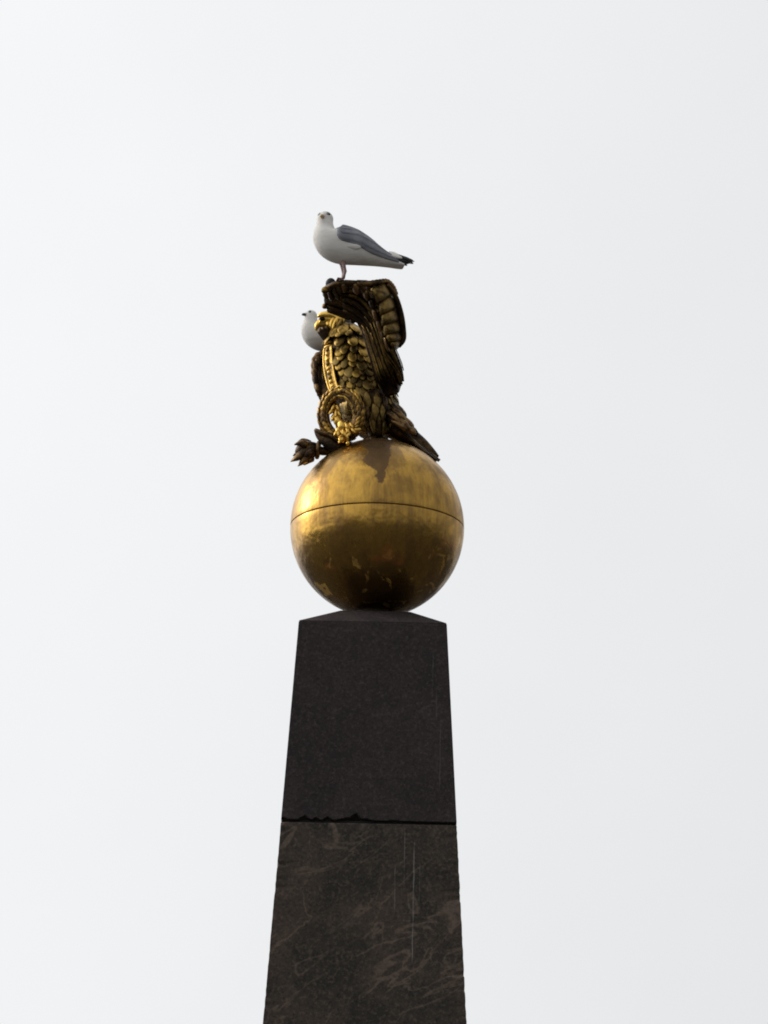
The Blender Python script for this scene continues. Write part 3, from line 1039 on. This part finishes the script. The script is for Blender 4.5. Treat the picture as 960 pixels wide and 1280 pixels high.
# legs and claws --------------------------------------------------------
for d0 in (-17, 17):
    lg = [(461, 496, 24), (465, 512, 21), (469, 528, 16), (470, 538, 12), (470.5, 547, 8.5)]
    leg = part('leg', tube([P(u, v, d0) for u, v, r in resample(lg, 10)], [r / S for u, v, r in resample(lg, 10)], 14), M_bronze, eagle)
    for i in range(11):
        a = 2 * math.pi * i / 11
        o_ = P(466, 517 + 3 * math.sin(i * 2.6), d0) + Vector((math.cos(a) * 18 / S, math.sin(a) * 18 / S, 0))
        e_ = P(470, 549, d0) + Vector((math.cos(a) * 9 / S, math.sin(a) * 9 / S, 0))
        for (va, ra, ln) in ((497, 23, 24), (509, 21, 24)):
            a2 = a + 0.3 * (va == 509)
            q0 = P(461 + (va - 496) * 0.28, va, d0) + Vector((math.cos(a2) * ra / S, math.sin(a2) * ra / S, 0))
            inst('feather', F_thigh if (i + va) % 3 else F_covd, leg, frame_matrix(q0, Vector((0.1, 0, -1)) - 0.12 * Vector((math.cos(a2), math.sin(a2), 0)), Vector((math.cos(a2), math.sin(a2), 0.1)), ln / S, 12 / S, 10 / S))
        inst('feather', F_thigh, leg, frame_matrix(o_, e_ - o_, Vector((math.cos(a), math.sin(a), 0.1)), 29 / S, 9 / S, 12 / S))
    for ang in (150, 200, 250, 20):
        dv = Vector((math.cos(R(ang)), math.sin(R(ang)), 0))
        b0 = P(470, 547, d0)
        pts = []
        for f in (0, 0.35, 0.7, 1.0):
            q = b0 + dv * (f * 22 / S) - GLOBE
            q = q.normalized() * (GR + (3.2 - 2.4 * f + 2 * math.sin(math.pi * f)) / S)
            pts.append(GLOBE + q)
        part('toe', tube(pts, [3.8 / S, 3.6 / S, 3.0 / S, 0.6 / S], 8), M_copper, leg)

# tail --------------------------------------------------------------------
tl = [(470, 520, 0, 24), (484, 526, 2, 20), (497, 536, 2, 16), (512, 547, 2, 12.5), (527, 557.5, 2, 10), (540, 567, 2, 6), (547, 572, 2, 3)]
tail = part('tail', tube([P(*q[:3]) for q in resample(tl, 22)], [q[3] / S for q in resample(tl, 22)], 16), M_bronze, eagle)
for k in range(7):
    d_ = -20 + 40 * k / 6
    sp = abs(k - 3) / 3
    path, nor = [], []
    for s_ in range(10):
        f = s_ / 9
        u = 490 + (551 - 490 - 5 * sp - (2 if k % 2 else 0)) * f
        v = 516 + (576 - 516 - 3 * sp) * (f ** 0.92) + 3 * math.sin(math.pi * f)
        path.append(P(u, v + 3 * sp, d_ * (0.5 + 0.7 * f)))
        nor.append(Vector((0.6, -0.35 + 0.1 * k, 0.7)).normalized())
    part('feather', strip(path, nor, [(4.0 + 3.5 * min(1, s_ / 4)) / S * (1 if s_ < 8 else (0.75 if s_ == 8 else 0.12)) for s_ in range(10)], 2.2 / S, 2 / S), M_bronze, tail)
for (u, v, d_, du, dv, L, w, m_) in [(487, 503, -20, 8, 12, 20, 11, 0), (492, 505, -6, 10, 14, 20, 11, 0), (490, 511, -24, 11, 13, 22, 11, 1), (496, 514, -8, 9, 13, 19, 11, 0), (484, 515, -30, 10, 12, 22, 12, 1),
                                  (494, 522, -26, 12, 13, 24, 11, 1), (500, 520, -10, 12, 15, 22, 11, 1), (489, 526, -32, 14, 12, 24, 10, 1), (503, 531, -22, 13, 13, 22, 10, 1), (508, 531, -8, 11, 13, 20, 9, 1), (494, 508, 10, 10, 14, 21, 11, 0), (502, 522, 8, 12, 15, 22, 11, 0)]:
    o_ = P(u, v, d_)
    inst('feather', F_cov if m_ else F_covd, tail, frame_matrix(o_, P(u + du, v + dv, d_) - o_, Vector((0.45, -0.8, 0.5)), L / S, w / S, L / S * 0.7))

# torch lying across the globe's top -----------------------------------------
th = [(432, 563, -20, 6), (418, 562, -22, 6), (406, 564, -24, 5.5), (399, 563, -25, 6), (394, 562, -25, 9), (388, 562.5, -26, 11), (381, 563, -26, 11.5), (374, 565, -26, 8), (370, 567, -26, 3)]
torch = part('torch', tube([P(*q[:3]) for q in resample(th, 26)], [q[3] / S for q in resample(th, 26)], 16), M_bronze, eagle)
c = P(397.5, 562.5, -25)
part('collar', tube([c + Vector((0.12 * math.sin(a), math.cos(a), math.sin(a))) * (9.0 / S) for a in [2 * math.pi * i / 20 for i in range(21)]], 3.0 / S, 8), M_copper, torch)
pet = [(0.0, 0.30), (0.25, 0.46), (0.5, 0.48), (0.72, 0.30), (0.9, 0.13), (1.0, 0.02)]
F_flame = mesh_data('flame', *leaf(pet, lambda x: 0.26 * math.sin(2.3 * x) + 0.05 * x, 0.24, 0.16), M_copper)
for (u, v, d_, tu, tv, td, w) in [(387, 556, -34, 368, 557.5, -34, 12), (386, 562, -38, 362.5, 576.5, -34, 12), (387, 566, -37, 371, 582.5, -36, 12), (390, 568, -32, 384, 580, -34, 12), (389, 553.5, -22, 372, 555, -18, 12),
                              (388, 560, -14, 366, 570, -12, 12), (389, 566, -16, 378, 580, -14, 12), (393, 564, -38, 376, 572, -38, 12)]:
    o_, e_ = P(u, v, d_), P(tu, tv, td)
    ax_c = P((u + tu) / 2, 564, -26)
    nrm = ((o_ + e_) / 2 - ax_c) + Vector((0, -0.02, 0))
    inst('flame', F_flame, torch, frame_matrix(o_, e_ - o_, nrm, (e_ - o_).length, w / S, (e_ - o_).length * 0.8))
# broad pointed ribbon end between wreath and torch
lf = [(432, 562, -34, 8), (422, 559, -34, 10), (412, 553, -34, 9.5), (404, 547, -33, 7.5), (398, 541.5, -32, 5), (393.5, 536.5, -32, 1.6)]
rb = part('ribbon_end', tube([P(*q[:3]) for q in resample(lf, 16)], [q[3] / S for q in resample(lf, 16)], 12, 0.7), M_bronze, eagle)
ed = [(394, 537, -36, 2.0), (399, 539.5, -38, 3.0), (404, 541.5, -39, 3.2), (410, 542.5, -40, 3.0), (418, 547, -42, 3.0), (424, 552, -43, 2)]
part('fold', tube([P(*q[:3]) for q in resample(ed, 16)], [q[3] / S for q in resample(ed, 16)], 10), M_copper, rb)


# ------------------------------------------------------------------ gulls
def plumage(name, col, col2, k1, k2):
    t = NT(name)
    p = t.pos(GLOBE, (0.32, 1, 1))
    n1 = t.noise(p, k1, 4, 0.6, 0.5)
    n2 = t.noise(p, k2, 3, 0.6)
    t.bump(t.math('ADD', n1, t.math('MULTIPLY', n2, 0.6)), 0.45, 0.006)
    return t.out(Base_Color=t.mix(t.smooth(n1, 0.35, 0.7), col, col2), Roughness=0.8, Specular_IOR_Level=0.2)


M_white = plumage('white_plumage', (0.85, 0.825, 0.78), (0.74, 0.71, 0.66), 24, 90)
M_grey = plumage('grey_plumage', (0.28, 0.285, 0.315), (0.19, 0.195, 0.22), 42, 130)
M_black = plain('black_primaries', (0.022, 0.018, 0.022), 0.5)
M_pink = plain('pink_leg', (0.34, 0.225, 0.20), 0.5)
M_bill = plain('yellow_bill', (0.50, 0.36, 0.20), 0.45)
M_billd = plain('dark_bill', (0.075, 0.065, 0.065), 0.5)
M_eye = plain('dark_eye', (0.03, 0.028, 0.03), 0.2)
M_smudge = plain('grey_eye_patch', (0.30, 0.29, 0.31), 0.75)


def gull(label, foot, heading, sc, bill_dir, bill_mat, leglen, xs=1.0, head_off=(0, 0)):
    """local: X forward, Y left, Z up, px of the side view about the foot; heading in degrees"""
    g = thing('gull', label, 'gull', foot, 'gulls perched on the eagle statue')
    Rm = Matrix.Rotation(heading, 4, 'Z')
    K = sc / S
    PITCH = math.tan(heading - math.pi) * 0.30     # carried level: head down, tail up a little

    def L(u, v, y=0.0):     # side-view coordinates of the standing bird, facing left
        return Vector((-(u - 430) * xs, y, -(v - 335) / 0.958 + leglen + (u - 430) * xs * PITCH)) * K

    def W(p):
        return foot + (Rm @ p)

    ST = [  # u, v, vertical radius, lateral radius : tail to crown
        (505, 332.5, 2.2, 9), (498, 331, 3.6, 10.5), (488, 328, 6.0, 11), (474, 323, 10.5, 14), (458, 317, 16.5, 18.5), (441, 311, 22.5, 22), (425, 307, 24.5, 23), (413.5, 302.5, 22.5, 22),
        (406.5, 295, 17.0, 17.5), (405.5, 286, 12, 12.2), (405.5, 279, 10.4, 10.4), (406, 273, 10.0, 9.6), (406.5, 268.5, 7.2, 7.2), (406.8, 266.2, 3.0, 3.0)]
    dense = resample(ST, 46)
    rings = []
    n = 24

    def axis(k):
        a, b = dense[max(k - 1, 0)], dense[min(k + 1, len(dense) - 1)]
        tx, tz = -(b[0] - a[0]), -(b[1] - a[1])
        l = math.hypot(tx, tz)
        return Vector((-tz / l, 0, tx / l)) if True else None

    fr = []
    for k, (u, v, rv, rl) in enumerate(dense):
        hx = 0.0
        c = L(u, v)
        nz = axis(k)
        fr.append((c, nz, rv, rl))
        rings.append([W(c + (nz * (math.sin(a) * rv) + Vector((0, 1, 0)) * (math.cos(a) * rl)) * K) for a in [2 * math.pi * i / n for i in range(n)]])
    body_ = part('body', loft(rings), M_white, g, sub=1)

    # folded wings and mantle: shells lying on the body
    def shell_patch(name, k0, k1, lo, hi, lift, mat, flip):
        V, F = [], []
        ks = [k0 + (k1 - k0) * i / 24 for i in range(25)]
        NV = 30
        for layer in (0, 1):
            for i, kf in enumerate(ks):
                f = i / 24
                u, v, rv, rl = catmull(ST, kf)
                e = 0.05
                a_, b_ = catmull(ST, max(kf - e, 0)), catmull(ST, min(kf + e, len(ST) - 1))
                tx, tz = -(b_[0] - a_[0]), -(b_[1] - a_[1])
                l = math.hypot(tx, tz)
                nz = Vector((-tz / l, 0, tx / l))
                if nz.z < 0:
                    nz = -nz
                c = L(u, v)
                l0, h0 = lo(f), hi(f)
                for q in range(NV + 1):
                    w = q / NV
                    a = R(l0 + (h0 - l0) * w)
                    edge = math.sin(math.pi * w) ** 0.45 if 0 < w < 1 else 0.0
                    endf = min(1.0, f / 0.12, (1 - f) / 0.05) if 0 < f < 1 else 0
                    saw = (w * 3.1 + 0.9 * f + 0.06 * math.sin(f * 60 + 9 * int(w * 3.1 + 0.9 * f))) % 1.0
                    th_ = ((lift - 1.1 + 1.5 * (1 - saw)) * edge * max(0.0, endf) ** 0.5 if layer == 0 else -1.5)
                    V.append(W(c + (nz * (math.sin(a) * (rv + th_)) + Vector((0, flip, 0)) * (math.cos(a) * (rl + th_))) * K))
        half = len(V) // 2
        for i in range(24):
            for q in range(NV):
                b = i * (NV + 1) + q
                quad = (b, b + 1, b + NV + 2, b + NV + 1)
                F += [quad, tuple(x + half for x in reversed(quad))]
        W_ = NV + 1
        rm = [q for q in range(W_)] + [i * W_ + NV for i in range(1, 25)] + [24 * W_ + q for q in range(NV - 1, -1, -1)] + [i * W_ for i in range(23, 0, -1)]
        for q in range(len(rm)):
            x, y = rm[q], rm[(q + 1) % len(rm)]
            F.append((x, y, y + half, x + half))
        return part(name, (V, F), mat, g, sub=1)

    def lo(f):       # lower edge of the folded wing
        return catmull([(34,), (4,), (-2,), (4,), (-8,), (-14,), (-10,), (0,)], (1 - f) * 0 + f * 7)[0] if False else catmull([(-4,), (-10,), (-17,), (-17,), (-9,), (-7,), (-2,), (38,)], f * 7)[0]

    for flip in (1, -1):
        wg = shell_patch('wing', 1.1, 7.4, lo, lambda f: 70 if f < 0.45 else 70 - 30 * min(1, (f - 0.45) / 0.4), 3.8, M_grey, flip)
        # white edge, then black primaries past the tail
        def tip(u0, v0, y0, u1, v1, y1, w, mat, nm):
            a, b = W(L(u0, v0, flip * y0)), W(L(u1, v1, flip * y1))
            ax = Rm @ Vector((0, flip * 0.75, 0.65))
            return inst(nm, mesh_data(nm, *leaf([(0, 0.35), (0.3, 0.5), (0.65, 0.45), (0.9, 0.25), (1, 0.04)], lambda x: 0.03 * math.sin(3 * x), 0.10, 0.10), mat), wg, frame_matrix(a, b - a, ax, (b - a).length, w * K, (b - a).length * 0.6))
        tip(484, 318, 9, 502, 324, 8, 13, M_white, 'white_tertial')
        tip(490, 320, 8, 516.5 if flip > 0 else 513, 326.5, 4, 8.5, M_black, 'primary_feather')
        tip(496, 320.5, 7, 515.5 if flip > 0 else 510, 329.5, 5, 5.0, M_black, 'primary_feather')
        tip(478, 326, 11.5, 497, 328, 10, 3.5, M_black, 'primary_feather')
        tip(511, 325, 5, 517.5, 327, 4, 3.0, M_white, 'primary_spot')
        # pale breast feathers lapping over the wing's lower edge
        a, b = L(404, 303, flip * 15), L(448, 316.5, flip * 21.2)
        part('flank', ellipsoid(W((a + b) / 2), Rm @ (b - a), 23 * K, 4.0 * K, 7.0 * K), M_white, g)
    shell_patch('mantle', 3.6, 8.0, lambda f: 36, lambda f: 144, 1.8, M_grey, 1)

    # face
    hc = L(406, 273)
    bd = Vector(bill_dir).normalized()      # local
    rt = bd.cross(Vector((0, 0, 1))).normalized()
    up = rt.cross(bd)
    b0 = hc + bd * (7.2 * K) - up * (1.2 * K)
    bl = 13.0
    part('bill', merge(tube([W(b0), W(b0 + bd * (4 * K)), W(b0 + bd * (7.5 * K) - up * 0.3 * K), W(b0 + bd * (9.6 * K) - up * 1.4 * K)], [3.2 * K, 2.7 * K, 2.2 * K, 0.5 * K], 10)), bill_mat, g)
    part('face', ellipsoid(W(hc + bd * 5.0 * K - up * 0.8 * K), Rm @ bd, 6.2 * K, 5.6 * K, 5.6 * K), M_white, g)
    for sg in (1, -1):
        ec = hc + bd * 5.0 * K + rt * (sg * 6.6 * K) + up * 2.2 * K
        part('eye_patch', ellipsoid(W(ec - rt * sg * 1.6 * K - bd * 1.0 * K), Rm @ rt, 2.6 * K, 4.2 * K, 3.4 * K, 12, 8), M_smudge, g)
        part('eye', ellipsoid(W(ec), Rm @ rt, 1.6 * K, 2.0 * K, 2.0 * K, 10, 7), M_eye, g)
    # legs and webbed feet
    for sg in (1, -1):
        top, knee, ft = L(428, 328, sg * 6), Vector((-1.0 * K, sg * 5 * K, leglen * 0.62 * K)), Vector((0.8 * K, sg * 4.5 * K, 2.0 * K))
        lg_ = part('leg', tube([W(top), W(top.lerp(knee, 0.6)), W(knee), W(knee.lerp(ft, 0.5)), W(ft)], [3.0 * K, 2.1 * K, 2.2 * K, 1.8 * K, 2.0 * K], 8), M_pink, g)
        web = [(ft, 2.0)] + [(Vector((9 * K, sg * 4.5 * K + dy * K, 0.4 * K)), 1.0) for dy in (-5, 0, 5)]
        c0 = ft + Vector((0, 0, -0.4 * K))
        tips = [x for x, _ in web[1:]]
        V = [W(c0 + Vector((0, 0, 1.2 * K)))] + [W(x + Vector((0, 0, 0.9 * K))) for x in tips] + [W(c0 - Vector((0, 0, 0.8 * K)))] + [W(x) for x in tips]
        part('foot', (V, [(0, 1, 2), (0, 2, 3), (4, 6, 5), (4, 7, 6), (1, 5, 6, 2), (2, 6, 7, 3), (0, 4, 5, 1), (3, 7, 4, 0)]), M_pink, lg_, smooth=False)
    return g


gull('large gull with grey wings and black wing tips standing atop the eagle\'s raised wing', PW(429.2, 351.5, -94), R(180 + 10), 1.0, (0.50, 0.86, -0.10), M_bill, 18.5, 1.0 / math.cos(R(10)))
gull('smaller pale gull with dark bill partly hidden behind the eagle\'s head', P(405.2, 449, 62), R(180 + 22), 0.80, (0.98, 0.10, -0.02), M_billd, 9.0, 1.0)
